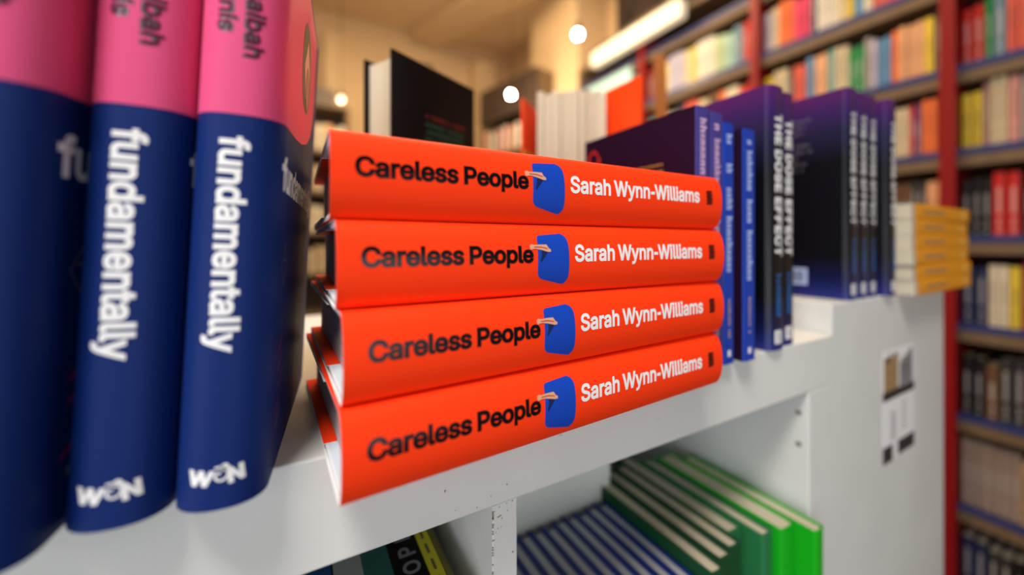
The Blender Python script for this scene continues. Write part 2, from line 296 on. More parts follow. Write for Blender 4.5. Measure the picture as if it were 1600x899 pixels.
class Wrap:
    """a cover bent round a book: back cover, rounded spine, front cover (and jacket flaps).
    Book frame: spine front at y = 0 facing -y, back cover at -x, front cover at +x, head at +z."""
    def __init__(s, T, D, b=0.006, n=2.3, flap=0.0, gap=0.003, seg=26):
        P = []
        if flap: P += [(-T/2+gap, D-flap), (-T/2+gap, D-.0004), (-T/2+gap*.7, D+.0004), (-T/2+gap*.3, D+.0004)]
        P += [(-T/2, D-.0004), (-T/2, (D+b)/2)]
        a = []
        for i in range(seg+1):
            t = math.pi*(1-i/seg)
            c, q = math.cos(t), math.sin(t)
            a.append((T/2*math.copysign(abs(c)**(2/n), c), b-b*abs(q)**(2/n)))
        P += a; k = [(-x, y) for x, y in P[:(6 if flap else 2)]][::-1]; P += k
        s.P = [Vector(p) for p in P]
        L = [0]
        for p, q in zip(s.P, s.P[1:]): L.append(L[-1]+(q-p).length)
        mid = (L[-1])/2; s.u = [l-mid for l in L]
        s.us = s.u[(6 if flap else 2)+seg]       # u where the spine meets the front cover
        N = []
        for i in range(len(s.P)):
            d = Vector((0, 0))
            if i: d += (s.P[i]-s.P[i-1]).normalized()
            if i < len(s.P)-1: d += (s.P[i+1]-s.P[i]).normalized()
            d.normalize(); N.append(Vector((d.y, -d.x)))
        s.N = N; s.T = T; s.D = D; s.b = b
    def at(s, u, v, e):
        i = 0
        while i < len(s.u)-2 and s.u[i+1] < u: i += 1
        t = (u-s.u[i])/max(s.u[i+1]-s.u[i], 1e-9)
        p = s.P[i].lerp(s.P[i+1], t); n = s.N[i].lerp(s.N[i+1], t)
        return (p.x+n.x*e, p.y+n.y*e, v)
    def sheet(s, mb, H, th, m_out, m_in, z0=0.0):
        n = len(s.P); I = [p-q*th for p, q in zip(s.P, s.N)]
        vs = [(p.x, p.y, z0) for p in s.P]+[(p.x, p.y, H) for p in s.P]+[(p.x, p.y, z0) for p in I]+[(p.x, p.y, H) for p in I]
        mb.add(vs[:2*n], [(i, i+1, n+i+1, n+i) for i in range(n-1)], m_out, True)
        mb.add(vs[2*n:], [(i+1, i, n+i, n+i+1) for i in range(n-1)], m_in, True)
        rim = [(i+1, i, 2*n+i, 2*n+i+1) for i in range(n-1)]+[(n+i, n+i+1, 3*n+i+1, 3*n+i) for i in range(n-1)]
        rim += [(0, n, 3*n, 2*n), (n-1, 3*n-1, 4*n-1, 2*n-1)]
        mb.add(vs, rim, m_in)
    def art(s, mb, shapes, m, xf, e=0.0001):
        """shapes: list of contour sets; xf maps (a, b) to (u, v) on the cover"""
        for loops in shapes:
            pts, tris = tri_fill([[xf(*p) for p in L] for L in loops])
            bm = bmesh.new(); vv = [bm.verts.new((p[0], p[1], 0)) for p in pts]
            for t in tris:
                try: bm.faces.new([vv[i] for i in t])
                except ValueError: pass
            lo = min(p[0] for p in pts); hi = max(p[0] for p in pts)
            for u in s.u:
                if lo+1e-6 < u < hi-1e-6:
                    bmesh.ops.bisect_plane(bm, geom=bm.verts[:]+bm.edges[:]+bm.faces[:], dist=1e-7, plane_co=(u, 0, 0), plane_no=(1, 0, 0))
            for v in bm.verts: v.co = s.at(v.co.x, v.co.y, e)
            mb.bm(bm, m, True)

def down_spine(u0, v0):          # lettering that reads from the head to the tail
    return lambda a, b: (u0+b, v0-a)
def upright(u0, v0):
    return lambda a, b: (u0+a, v0+b)
def fit_text(s, cap, length, bold=20, track=0):
    g, w = text_glyphs(s, cap, bold, track); k = length/w
    return [[[(x*k, y) for x, y in L] for L in gl] for gl in g]
def rounded_poly(P, R, n=7):
    out = []
    for i, (p, r) in enumerate(zip(P, R)):
        p = Vector(p); a = (Vector(P[i-1])-p); b = (Vector(P[(i+1) % len(P)])-p)
        p0 = p+a.normalized()*r; p1 = p+b.normalized()*r
        for k in range(n+1):
            t = k/n; q = p0*(1-t)**2+p*2*t*(1-t)+p1*t*t; out.append((q.x, q.y))
    return out
def ellipse(cx, cy, rx, ry, n=28):
    return [(cx+rx*math.cos(2*math.pi*i/n), cy+ry*math.sin(2*math.pi*i/n)) for i in range(n)]
def rect(x0, x1, y0, y1): return [(x0, y0), (x1, y0), (x1, y1), (x0, y1)]
def illegible(length, h, rnd, gap=0.25, word=6):
    """a line of print too blurred to read: small letter-sized strokes"""
    out = []; x = 0; k = 0
    while x < length:
        w = h*rnd.uniform(.35, .7)
        if rnd.random() > 1/word:
            out.append([rect(x, x+w*.38, 0, h*rnd.choice((.7, .7, 1)))]); out.append([rect(x+w*.38, x+w, h*.46, h*.72)]); out.append([rect(x+w*.62, x+w, 0, h*.46)])
        x += w+h*gap
    return out

def block(T, D, b, n, x0, x1, inset_y, seg=16, hollow=0.002):
    """page block section between x0 and x1: rounded at the spine, hollow at the fore-edge"""
    P = []
    w = x1-x0; cx = (x0+x1)/2
    for i in range(seg+1):
        t = math.pi*(1-i/seg); c, q = math.cos(t), math.sin(t)
        P.append((cx+w/2*math.copysign(abs(c)**(2/n), c), b-(b-.0025)*abs(q)**(2/n)))
    for i in range(seg+1):
        t = i/seg; P.append((x1-w*t, D-inset_y-hollow*math.sin(math.pi*t)))
    return P

def hardback(root, H, D, T, b, n, m_out, art=None, m_case=None, m_pages=None, flap=0.10, m_lin=None, sq=0.0045):
    j, bd = 0.0004, 0.0026
    w = Wrap(T, D, b, n, flap, j+bd+.0002)
    mb = MB(); w.sheet(mb, H, j*.7, m_out, m_lin or M_white_paper)
    if art: art(mb, w, H)
    jk = mb.build('dust_jacket', root)
    mb = MB(); e = .0008
    for sg in (-1, 1):
        xs = sorted((sg*(T/2-j), sg*(T/2-j-bd)))
        mb.bbox(xs[0], xs[1], b+.002, D-.0008, e, H-e, m_case or M_black_cloth, .0004, 1)
    iw = Wrap(T-2*j, b+.004, b, n); P = [(p.x, p.y+j+.0006) for p in iw.P[1:-1]]
    Q = [(p.x-q.x*.0012, p.y+j+.0006-q.y*.0012) for p, q in zip(iw.P[1:-1], iw.N[1:-1])]
    mb.prism(P+Q[::-1], e, H-e, m_case or M_black_cloth)
    mb.build('case_boards', root)
    mb = MB(); xi = T/2-j-bd-.0007
    mb.prism(block(T, D, b+.003, n, -xi, xi, sq), sq, H-sq, m_pages or M_pages_white)
    mb.build('page_block', root)
    mb = MB()
    for sg in (-1, 1):
        xs = sorted((sg*(T/2-j-bd-.0001), sg*(T/2-j-bd-.0003)))
        mb.box(xs[0], xs[1], b+.004, D-flap-.0005, e+.001, H-e-.001, M_endpaper)
    mb.build('endpaper', root)
    return root

def paperback(root, H, D, T, b, n, m_out, art=None, m_pages=None, inset=0.0004):
    w = Wrap(T, D, b, n)
    mb = MB(); w.sheet(mb, H, .0004, m_out, M_white_paper)
    if art: art(mb, w, H)
    mb.build('cover', root)
    mb = MB()
    mb.prism(block(T, D, b+.0015, n, -T/2+.0005, T/2-.0005, .0006, hollow=.0002), inset, H-inset, m_pages or M_pages)
    mb.build('page_block', root)
    return root

def place(x, y, z, yaw=0.0, lean=0.0, pitch=0.0):
    return Matrix.Translation((x, y, z)) @ Matrix.Rotation(math.radians(lean), 4, 'Y') @ Matrix.Rotation(math.radians(pitch), 4, 'X') @ Matrix.Rotation(math.radians(yaw), 4, 'Z')
def lying(xr, y, zc, yaw=0.0):
    return Matrix.Translation((xr, y, zc)) @ Matrix.Rotation(math.radians(yaw), 4, 'Z') @ Matrix.Rotation(math.radians(-90), 4, 'Y')

# ================================================================== SHOP SHELL
FZ, CZ = -1.22, 2.2
mb = MB(); mb.box(-2.6, 2.35, -2.2, 4.3, FZ-.05, FZ, M_floor); structure(mb.build('floor'))
mb = MB(); mb.box(-2.6, 2.35, -2.2, 4.3, CZ, CZ+.05, M_ceiling); structure(mb.build('ceiling'))
mb = MB(); mb.box(-2.6, 2.35, 4.08, 4.2, FZ, CZ, M_wall); structure(mb.build('wall_back'))
mb = MB(); mb.box(2.22, 2.34, -2.2, 4.08, FZ, CZ, M_wall)
structure(mb.build('wall_right'))
mb = MB(); mb.box(-2.6, -2.48, -2.2, 4.08, FZ, CZ, M_wall); structure(mb.build('wall_left'))
# boxed beam under the ceiling and the two wall piers
def slab(p0, p1, w, z0, z1, m):
    a, b = Vector(p0), Vector(p1); d = (b-a).normalized(); q = Vector((-d.y, d.x))*w
    mb = MB(); P = [a, b, b-q, a-q]
    mb.prism([(v.x, v.y) for v in P], z0, z1, m); return mb
structure(slab((2.10, 1.8), (1.343, 4.07), -.34, 2.10, CZ-.001, M_wall).build('trim_1'))
mb = MB(); mb.box(1.93, 2.215, 2.42, 3.12, FZ+.001, CZ-.001, M_wall); structure(mb.build('trim_2'))
mb = MB(); mb.box(1.70, 1.95, 3.90, 4.075, FZ+.001, 2.0, M_wall); structure(mb.build('trim_3'))
mb = MB(); mb.box(0.22, 0.40, 3.98, 4.075, FZ+.001, 1.95, M_wall); structure(mb.build('trim_4'))

# ================================================================== WHITE SHELF UNITS
TZ = -0.0972
unit = thing('shelf_unit', 'white cube shelf unit carrying the orange stack and green and blue books', 'shelf unit')
mb = MB(); mb.bbox(-.62, .4955, .197, .587, TZ-.0510, TZ, M_laminate, .0012)
# knocks and scuffs along the front edge
for x, z, w, h in ((.068,-.1312,.0008,.0011),(.105,-.1385,.0007,.0008),(.142,-.119,.002,.0004),(.095,-.142,.0005,.0005),
                   (.074,-.143,.0004,.0004),(.0865,-.1455,.0006,.0004),(.23,-.128,.0012,.0003)):
    mb.box(x, x+w, .1968, .1972, z, z+h, M_scuff)
mb.build('top_board', unit)
ZB = TZ-.0511
for x in (-.251, .097):
    mb = MB(); mb.bbox(x, x+.016, .1985, .586, ZB-.335, ZB, M_laminate, .0006)
    if x > 0:
        mb.box(x+.0002, x+.0155, .1983, .1992, ZB-.0035, ZB-.0006, M_laminate)
        for k in range(16):
            zz = ZB-.001-random.random()**2*.03; xx = x+.0006+random.random()**2*.012; r = random.uniform(.0002, .0007)
            mb.box(xx, xx+r*1.6, .1982, .1990, zz-r, zz, M_worn_chip)
        for k in range(30):
            zz = ZB-random.random()*.06; mb.box(x-.0001, x+.0006, .1982, .1990, zz-.0006, zz, M_worn_chip)
    mb.build('divider', unit)
mb = MB(); mb.bbox(.446, .4955, .197, .587, FZ+.001, ZB, M_laminate, .0012)
mb.build('side_panel', unit)
for z in (-.172, -.204):
    mb = MB(); mb.tube([(.4458, .2062, z), (.4462, .2062, z)], .0026, M_hole, 14); mb.tube([(.4456, .2062, z), (.4460, .2062, z)], .0017, M_scuff, 12)
    mb.build('peg_hole', unit)
mb = MB(); mb.box(-.62, .4459, .49, .498, -.87, ZB, M_laminate_in); mb.build('back_panel', unit)
mb = MB(); mb.bbox(-.62, .4459, .198, .489, -.50, ZB-.3352, M_laminate, .0006); mb.build('inner_shelf', unit)
mb = MB(); mb.bbox(-.62, .4459, .197, .587, FZ+.001, -.87, M_laminate, .001); mb.build('plinth', unit)

side = thing('shelf_unit', 'taller white unit beyond the cube shelves, with a small sticker', 'shelf unit')
TZ2 = -.0646
mb = MB(); mb.bbox(.4965, .845, .1985, .569, FZ+.001, TZ2, M_laminate, .0015); mb.build('end_panel', side)
mb = MB(); mb.bbox(.4965, .845, .5692, .587, FZ+.001, TZ2, M_laminate, .0015); mb.build('back_panel', side)

st = MB(); y = .1986
st.box(.627, .726, y-.0004, y+.0003, -.272, -.134, M_white_ink)
M_st_tan = mat('sticker_tan_print', (.36, .22, .10), .6, .3)
M_st_dark = mat('sticker_dark_print', (.03, .025, .03), .6, .3)
st.box(.629, .672, y-.0006, y, -.184, -.142, M_st_tan)
rr = random.Random(4)
for k in range(5):                                          # dark streaks of the torn picture
    x = .679+k*.0085; st.prism([(x, y-.0007), (x+.0055, y-.0007), (x+.0055, y), (x, y)], -.183, -.150+.003*k-rr.random()*.006, M_st_dark)
st.box(.680, .716, y-.0008, y, -.166, -.158, M_grey_ink)
for k in range(8):
    x = .630+rr.random()*.037; z = -.150+rr.random()*.010; st.box(x, x+.005, y-.0008, y, z, z+.003, M_st_dark)
st.box(.627, .726, y-.0007, y, -.195, -.184, M_st_dark)
for k in range(9): st.box(.650, .664, y-.0006, y, -.246+k*.004, -.2445+k*.004, M_grey_ink)
for k in range(8): st.box(.684, .700, y-.0006, y, -.240+k*.005, -.239+k*.005, M_grey_ink)
st.box(.627, .655, y-.0007, y, -.272, -.252, M_st_dark); st.box(.672, .726, y-.0007, y, -.270, -.252, M_st_dark)
tag(st.build('sticker'), 'small torn photo sticker with black bands on the taller white unit', 'sticker')

# ================================================================== ORANGE STACK
OL = .239; OT = .0353
def orange_art(mb, w, H):
    w.art(mb, fit_text('Careless People', .0083, .0785, 32, -8), M_black_ink, down_spine(-.0012, H-.0086))
    w.art(mb, fit_text('Sarah Wynn-Williams', .0089, .1035, 25, 2), M_white_ink, down_spine(-.0013, H-.1122))
    X = down_spine(0, H-.0897)
    blob = rounded_poly([(0, .0122), (0.0, -.0088), (.0155, -.0128), (.0188, -.0120), (.0192, .0010), (.0182, .0132), (.0145, .0134)],
                        [.0018, .0035, .002, .0045, .006, .0055, .002])
    w.art(mb, [[blob]], M_blue_ink, X)
    w.art(mb, [[[(.0022,.0046),(.0062,.0044),(.0050,.0028),(.0028,.0000),(.0018,-.0012),(.0014,-.0002),(.0022,.0020)]]], M_trouser_ink, X, .00018)
    w.art(mb, [[[(-.0046,.0072),(-.0036,.0078),(-.0020,.0074),(.0010,.0076),(.0052,.0076),(.0060,.0064),(.0064,.0058),(.0076,.0052),(.0076,.0040),(.0058,.0040),(.0020,.0050),(-.0012,.0056),(-.0030,.0054),(-.0040,.0050),(-.0044,.0060)]]], M_skin_ink, X, .00026)
    w.art(mb, [[[(-.0022,.0066),(.0020,.0066),(.0056,.0058),(.0056,.0054),(.0020,.0061),(-.0022,.0062)]]], M_skin_shade, X, .00034)
    Y = down_spine(0, H-.2228)
    for k in range(3):
        x = .0018*k
        L = [(x+.0009*math.sin(t*1.26*2), .0072-.0093*t/10) for t in range(11)]
        w.art(mb, [[L+[(a+.0016, b) for a, b in L[::-1]]]], M_logo_ink, Y)
    w.art(mb, [[rect(.0020, .0046, .0019, .0027)]], M_logo_ink, Y, .0002)
    w.art(mb, [[rect(.0056, .0063, -.002, .0070)], [rect(.005, .0060, .0038, .0046)], [rect(.005, .006, .0006, .0014)]], M_logo_red, Y)
stack = []
spots = [(.2525, .1625, 3.0, 'bottom book of the orange stack, lying on the white shelf edge'),
         (.2535, .1622, 2.2, 'second book up in the orange stack, pages showing pale at its left'),
         (.2520, .1610, .4, 'third book up in the orange stack, just under the top one'),
         (.2500, .1612, 0, 'top book of the orange stack with nothing lying on it')]
for k, (xr, y, yaw, lab) in enumerate(spots):
    if k == 0:
        r = thing('hardback_book', None, None)
        hardback(r, OL, .152, OT, .0080, 2.25, M_orange, orange_art, m_case=M_grey_cloth, sq=.0058)
    else: r = copy_tree(stack[0])
    tag(r, 'orange hardback, '+lab, 'book', 'orange hardbacks stacked flat on the shelf')
    r.matrix_world = lying(xr, y, TZ+OT/2+.0002+k*(OT+.0002), yaw)
    stack.append(r)

# ================================================================== PINK AND NAVY BOOKS
FH, FT, FD = .240, .0292, .150
def pink_art(mb, w, H):
    us = w.us
    P = [(-us-.148, .144), (0, .144), (us, .145), (us+.030, .1475), (us+.055, .151), (us+.080, .157), (us+.100, .166), (us+.113, .179), (us+.119, .197), (us+.120, .236), (-us-.148, .236)]
    w.art(mb, [[P]], M_pink, upright(0, 0), .0001)
    w.art(mb, fit_text('fundamentally', .0096, .0785, 29, 0), M_white_ink, down_spine(-.0052, .1355))
    w.art(mb, fit_text('Nussaibah', .0058, .044, 24, 6), M_foil, down_spine(.0006, .209), .0002)
    w.art(mb, fit_text('Nussaibah', .0058, .044, 14, 6), M_maroon_ink, down_spine(.0015, .2094), .0003)
    w.art(mb, fit_text('Younis', .0058, .028, 24, 6), M_foil, down_spine(-.0070, .2015), .0002)
    w.art(mb, fit_text('Younis', .0058, .028, 14, 6), M_maroon_ink, down_spine(-.0078, .202), .0003)
    # publisher's mark: W, curled ampersand, N
    def shift(g, dx, dy, rot=0):
        c, s_ = math.cos(rot), math.sin(rot)
        return [[[(x*c-y*s_+dx, x*s_+y*c+dy) for x, y in L] for L in gl] for gl in g]
    U = upright(0, .0085)
    w.art(mb, shift(fit_text('W', .0056, .0075, 45), -.0092, .0012, -.12), M_white_ink, U)
    w.art(mb, shift(fit_text('N', .0060, .0056, 45), .0034, .0004, .16), M_white_ink, U)
    spiral = []
    for i in range(40):
        t = i/39; a = 1.2+t*7.2; r = .0011+.0024*t; spiral.append((.0008+r*math.cos(a), .0040+r*math.sin(a)))
    inner = []
    for i in range(39, -1, -1):
        t = i/39; a = 1.2+t*7.2; r = .0004+.0024*t-.0001; inner.append((.0008+r*math.cos(a), .0040+r*math.sin(a)))
    w.art(mb, [[spiral+inner]], M_white_ink, U, .00016)
    w.art(mb, [[ellipse(.0022, .0068, .0013, .0013)[:]] ], M_white_ink, U, .00016)
    # front cover: title, eye-shaped picture, small badge and pink dashes
    w.art(mb, fit_text('fundamentally', .0140, .128, 30, 0), M_white_ink, upright(us-.0035, .1185))
    F = upright(us+.062, .1945)
    eye = [(.020*math.sin(math.pi*i/20)**.8*(1 if i <= 20 else -1)*(.55), .0235*math.cos(math.pi*i/20)) for i in range(40)]
    w.art(mb, [[[(abs(math.sin(math.pi*i/20))**.8*.022*(1 if i <= 20 else -1), .0235*math.cos(math.pi*i/20)) for i in range(40)]]], M_olive, F, .0002)
    w.art(mb, [[[(.001, .017), (.014, .004), (.014, -.012), (-.003, -.017), (-.013, -.002)][::-1]]], M_cream_ink, F, .0003)
    w.art(mb, [[ellipse(.005, -.009, .009, .012)[::1]]], M_gold, F, .0004)
    w.art(mb, [[ellipse(.002, -.016, .001, .003)]], M_cream_ink, F, .0005)
    B = upright(us+.012, .088)
    for a, b in (((0, .009), (.007, 0)), ((.007, 0), (0, -.009)), ((0, -.009), (-.007, 0)), ((-.007, 0), (0, .009))):
        a, b = Vector(a), Vector(b); q = (b-a).normalized(); q = Vector((-q.y, q.x))*.0003
        w.art(mb, [[[tuple(a+q), tuple(b+q), tuple(b-q), tuple(a-q)]]], M_grey_ink, B)
    w.art(mb, illegible(.006, .002, random.Random(3)), M_grey_ink, upright(us+.009, .089))
    for k, (a, b) in enumerate(((.012, .049), (.012, .041), (.016, .033), (.010, .023), (.013, .017))):
        w.art(mb, [[[(a, b), (a+.010, b+.007), (a+.011, b+.0085), (a+.0005, b+.003)]]], M_magenta_ink if k < 4 else M_grey_ink, upright(us-.004, 0))
pink = []
for k, (x, y, yaw, lean, lab) in enumerate(((-.0256, .1745, -5.6, 2.6, 'leaning on the orange stack, its cover facing right'),
                            (-.0557, .1800, -5.2, 2.6, 'in the middle of the three'),
                            (-.0867, .1700, -5.0, 2.6, 'outermost of the three, cut off by the photo edge'))):
    if k == 0:
        r = thing('hardback_book', None, None)
        hardback(r, FH, FD, FT, .0130, 2.2, M_navy, pink_art, m_pages=M_pages)
    else: r = copy_tree(pink[0])
    tag(r, 'pink and navy hardback '+lab, 'book', 'pink and navy hardbacks standing at the left')
    r.matrix_world = place(x, y, TZ+.0008, yaw, lean)
    pink.append(r)

# ================================================================== BLUE AND VIOLET PAPERBACKS BESIDE THE STACK
def slim_art(ink1, ink2, seed):
    def f(mb, w, H):
        R = random.Random(seed)
        w.art(mb, illegible(.115, .0078, R, .14, 9), ink1, down_spine(-.0036, H-.009))
        w.art(mb, illegible(.030, .0036, R, .25, 6), ink2, down_spine(-.0014, .052))
        w.art(mb, [[rect(-.002, .002, .006, .011)]], M_white_ink, upright(0, 0))
        for k in range(3):
            w.art(mb, illegible(.055, .0022, R, .3, 6), M_yellow_ink, upright(-w.us-.085, H-.040-k*.0055))
        for k in range(5):
            a0 = k*1.25; P = [(math.cos(a0+t*.2)*(.007+.0008*k), math.sin(a0+t*.2)*(.007+.0008*k)) for t in range(7)]
            Q = [(x*.72, y*.72) for x, y in P[::-1]]
            w.art(mb, [[P[::-1]+Q[::-1]]], M_orange_ink, upright(-w.us-.114, H-.019))
    return f
slim = []
for k, (x, y, T, H, m, i1, i2, lab) in enumerate((
    (.2698, .1890, .0158, .2005, M_purple_spine, M_pinkish_ink, M_tan_ink, 'violet-spined paperback nearest the orange stack, dark back cover showing'),
    (.2878, .1895, .0158, .1990, M_purple_spine, M_pinkish_ink, M_tan_ink, 'second violet-spined paperback, between the first and the blue ones'),
    (.3032, .1895, .0138, .1930, M_blue_spine, M_paleblue_ink, M_tan_ink, 'blue-spined paperback pressed against the violet ones'),
    (.3268, .1870, .0170, .1905, M_blue_spine, M_paleblue_ink, M_tan_ink, 'blue-spined paperback standing on its own before the tall dark books'))):
    r = thing('paperback_book', lab, 'book', 'slim blue and violet paperbacks')
    w = Wrap(T, .129, .0012, 3.2)
    mb = MB(); w.sheet(mb, H, .0004, m, M_white_paper)
    # plum panel of the back and front cover
    for sg in (-1, 1):
        a, b = sorted((sg*(w.us-.0002), sg*(w.us+.1274)))
        w.art(mb, [[rect(a, b, 0, H)]], M_plum_cover, upright(0, 0), .00008)
    slim_art(i1, i2, 5+k)(mb, w, H)
    mb.build('cover', r)
    mb = MB(); mb.prism(block(T, .129, .0027, 3, -T/2+.0005, T/2-.0005, .0006, hollow=.0002), .0004, H-.0004, M_pages); mb.build('page_block', r)
    r.matrix_world = place(x, y, TZ+.0003, 0)

# ================================================================== THE DOSE EFFECT
M_dose = ramp_mat('violet_to_black_cover', [(0, (.012, .022, .19)), (.10, (.004, .006, .05)), (.20, (.002, .002, .005)), (.66, (.002, .002, .006)), (.80, (.010, .010, .05)), (.90, (.035, .012, .11)), (1, (.095, .012, .13))])
def dose_art(mb, w, H):
    R = random.Random(8)
    w.art(mb, fit_text('THE DOSE EFFECT', .0115, .129, 34, 26), M_white_ink, down_spine(-.0052, .2135))
    w.art(mb, fit_text('TJ POWER', .0062, .040, 26, 20), M_cyan_ink, down_spine(-.003, .070))
    w.art(mb, [[rect(-.0055, .0055, .006, .018)]], M_white_ink, upright(0, 0))
    w.art(mb, [[rect(-.0012, .0012, .008, .016)]], M_grey_ink, upright(0, 0), .0002)
    v = .218
    for k in range(14):
        L = (.06, .095, .095, .09, 0, .095, .095, .08, .09, .085, 0, .05, 0, .05)[k]
        if L: w.art(mb, illegible(L, .0030, R, .3, 6), M_grey_ink if k else M_tan_ink, upright(-w.us-.125, v))
        v -= .0075
    w.art(mb, illegible(.07, .003, R, .3, 6), M_cyan_ink, upright(-w.us-.12, .092))
    w.art(mb, illegible(.05, .003, R, .3, 6), M_grey_ink, upright(-w.us-.12, .062))
    w.art(mb, [[rect(0, .038, 0, .020)]], M_paleblue_ink, upright(-w.us-.072, .014))
    for k in range(12): w.art(mb, [[rect(.004+k*.0026, .0054+k*.0026, .003, .017)]], M_st_dark, upright(-w.us-.072, .014), .0002)
dose = None
for k, (x, y, z, yaw, lab) in enumerate((
    (.3815, .1925, TZ, 0, 'tall black and violet book with clear white title, left one of the front pair'),
    (.4095, .1975, TZ, 0, 'tall black and violet book half hidden behind its front twin'),
    (.5502, .1990, TZ2, 0, 'tall black book on the taller unit, blurb and barcode side showing'),
    (.5775, .1995, TZ2, 0, 'second tall black book in the trio on the taller unit'),
    (.6050, .2000, TZ2, 0, 'third tall black book in the trio, on the side of the gap'),
    (.6385, .1920, TZ2, 0, 'tall black book alone between the trio and the yellow pile'))):
    if dose is None:
        dose = r = thing('paperback_book', None, None)
        paperback(r, .239, .155, .0268, .0060, 2.4, M_dose, dose_art)
    else: r = copy_tree(dose)
    tag(r, lab, 'book', 'tall black and violet books')
    r.matrix_world = place(x, y, z+.0003, yaw)

# ================================================================== YELLOW PILE
M_yellow = mat('amber_cover_print', (.85, .34, .012), .45, .3)
M_amber_light = mat('light_amber_print', (.90, .48, .10), .45, .3)
def yellow_art(mb, w, H):
    R = random.Random(2)
    w.art(mb, illegible(.075, .0050, R, .2, 8), M_grey_ink, down_spine(-.002, H-.030))
    w.art(mb, [[rect(0, .020, -.0045, .0050)]], M_amber_light, down_spine(0, H-.172))
ypile = None
for k, (dx, dy, yaw) in enumerate(((0, -.0015, 0), (-.002, -.002, -.5), (-.006, .0, .4), (-.004, 0, 0), (-.004, .001, .3), (-.005, -.001, -.3))):
    if ypile is None:
        ypile = r = thing('paperback_book', None, None)
        paperback(r, .212, .130, .0186, .0015, 3, M_yellow, yellow_art)
    else: r = copy_tree(ypile)
    lab = ('at the bottom of the amber pile', 'second from the bottom of the amber pile', 'third from the bottom of the amber pile', 'third from the top of the amber pile', 'just below the top of the amber pile', 'on top of the amber pile')[k]
    tag(r, 'amber yellow paperback lying flat '+lab, 'book', 'amber paperbacks in a pile')
    r.matrix_world = lying(.8785+dx, .180+dy, TZ2+.0095+k*.0189, yaw)

# ================================================================== BOOKS BEHIND THE STACK
r = thing('hardback_book', 'black hardback with green lining standing upright behind the orange stack', 'book')
def black_art(mb, w, H):
    R = random.Random(6); u = -w.us-.105
    w.art(mb, illegible(.056, .0046, R, .2, 9), M_dull_red_ink, upright(-w.us-.074, H-.052))
    for k in range(7): w.art(mb, illegible(.056 if k < 6 else .03, .0042, R, .25, 6), M_green_ink, upright(-w.us-.075, H-.060-k*.0072))
# spine away to the right: the back cover faces the camera, the page edges the left
hardback(r, .274, .122, .042, .006, 2.6, M_black_cover, black_art, m_case=M_green_edge, m_pages=M_pages, m_lin=M_green_edge, flap=.07)
# local +y (fore-edge) points to the upper left corner of the book's footprint, local -x (back cover) towards the camera
d = Vector((-.108, -.056, 0)).normalized()
M = Matrix(((-d.y, d.x, 0, 0), (d.x, d.y, 0, 0), (0, 0, 1, 0), (0, 0, 0, 1)))
e_y = d; e_x = Vector((e_y.y, -e_y.x, 0))          # right-handed frame: x = y rotated by -90 degrees
R3 = Matrix(((e_x.x, e_y.x, 0, 0), (e_x.y, e_y.y, 0, 0), (0, 0, 1, 0), (0, 0, 0, 1)))
near_corner = Vector((.076, .363, 0))              # fore-edge corner of the back cover
org = near_corner - R3.to_3x3() @ Vector((.021 if (R3.to_3x3() @ Vector((1,0,0))).y < 0 else -.021, .122, 0))
r.matrix_world = Matrix.Translation((org.x, org.y, TZ+.0003)) @ R3

# orange book standing fanned open, fore-edge towards the camera
r = thing('open_book', 'orange covered book standing fanned open with cream pages, behind the dark paperback', 'book')
SP = Vector((.352, .492)); ZH = .193-TZ
def leaf(p0, p1, th, z0, z1, m, bow=0.0, name='cover', n=10):
    a, b = Vector(p0), Vector(p1); d = (b-a).normalized(); q = Vector((-d.y, d.x)); L = []
    for i in range(n+1):
        t = i/n; L.append(a.lerp(b, t)+q*bow*math.sin(math.pi*t))
    loop = [tuple(p+q*th/2) for p in L]+[tuple(p-q*th/2) for p in L[::-1]]
    mb = MB(); mb.prism(loop, z0, z1, m); return mb
M_oc = mat('bright_orange_cover', (1.0, .075, .008), .45, .3)
z0 = TZ+.0005
mb = leaf(SP+Vector((.004, -.004)), (.3485, .322), .0024, z0, z0+ZH, M_oc, -.004); mb.build('front_cover', r)
mb = leaf(SP+Vector((-.020, .012)), (.253, .432), .0024, z0, z0+ZH-.008, M_oc, .004)
bo = mb.build('back_cover', r)
mb = leaf((.282, .4485), (.2545, .4315), .0030, z0+.175, z0+ZH-.075, M_yellow_ink); mb.build('cover_picture', r)
mb = MB()
fan = []; nf = 13
for i in range(nf+1):
    t = i/nf; fan.append(Vector((.262, .408)).lerp(Vector((.330, .362)), t)+Vector((.004*math.sin(t*9), .003*math.cos(t*14))))
for i in range(nf):
    a, b = fan[i], fan[i+1]; gap = .15 if i in (4, 8) else .04
    a2 = a.lerp(b, gap); b2 = b.lerp(a, gap); s0 = SP+Vector((-.018+.02*i/nf, .008-.010*i/nf)); s1 = SP+Vector((-.018+.02*(i+1)/nf, .008-.010*(i+1)/nf))
    mb.prism([tuple(a2), tuple(b2), tuple(s1), tuple(s0)], z0+.003, z0+ZH-.005-.004*math.sin(i*1.7)**2, M_pages)
mb.build('page_block', r)
mb = leaf(SP+Vector((-.021, .013)), SP+Vector((.005, -.004)), .003, z0, z0+ZH, M_oc); mb.build('spine', r)

M_brown = mat('brown_stained_wood', (.42, .13, .025), .5, .3, noise=(6, .3, (8, 8, 1)))
mb = MB(); mb.bbox(-.0085, .0085, -.004, .004, 0, .378, M_brown, .0015)
o = mb.build('wooden_stake'); tag(o, 'thin brown wooden sign stake rising behind the dark paperbacks', 'stake')
o.matrix_world = place(.497, .407, TZ+.0006, -30, -3.0)

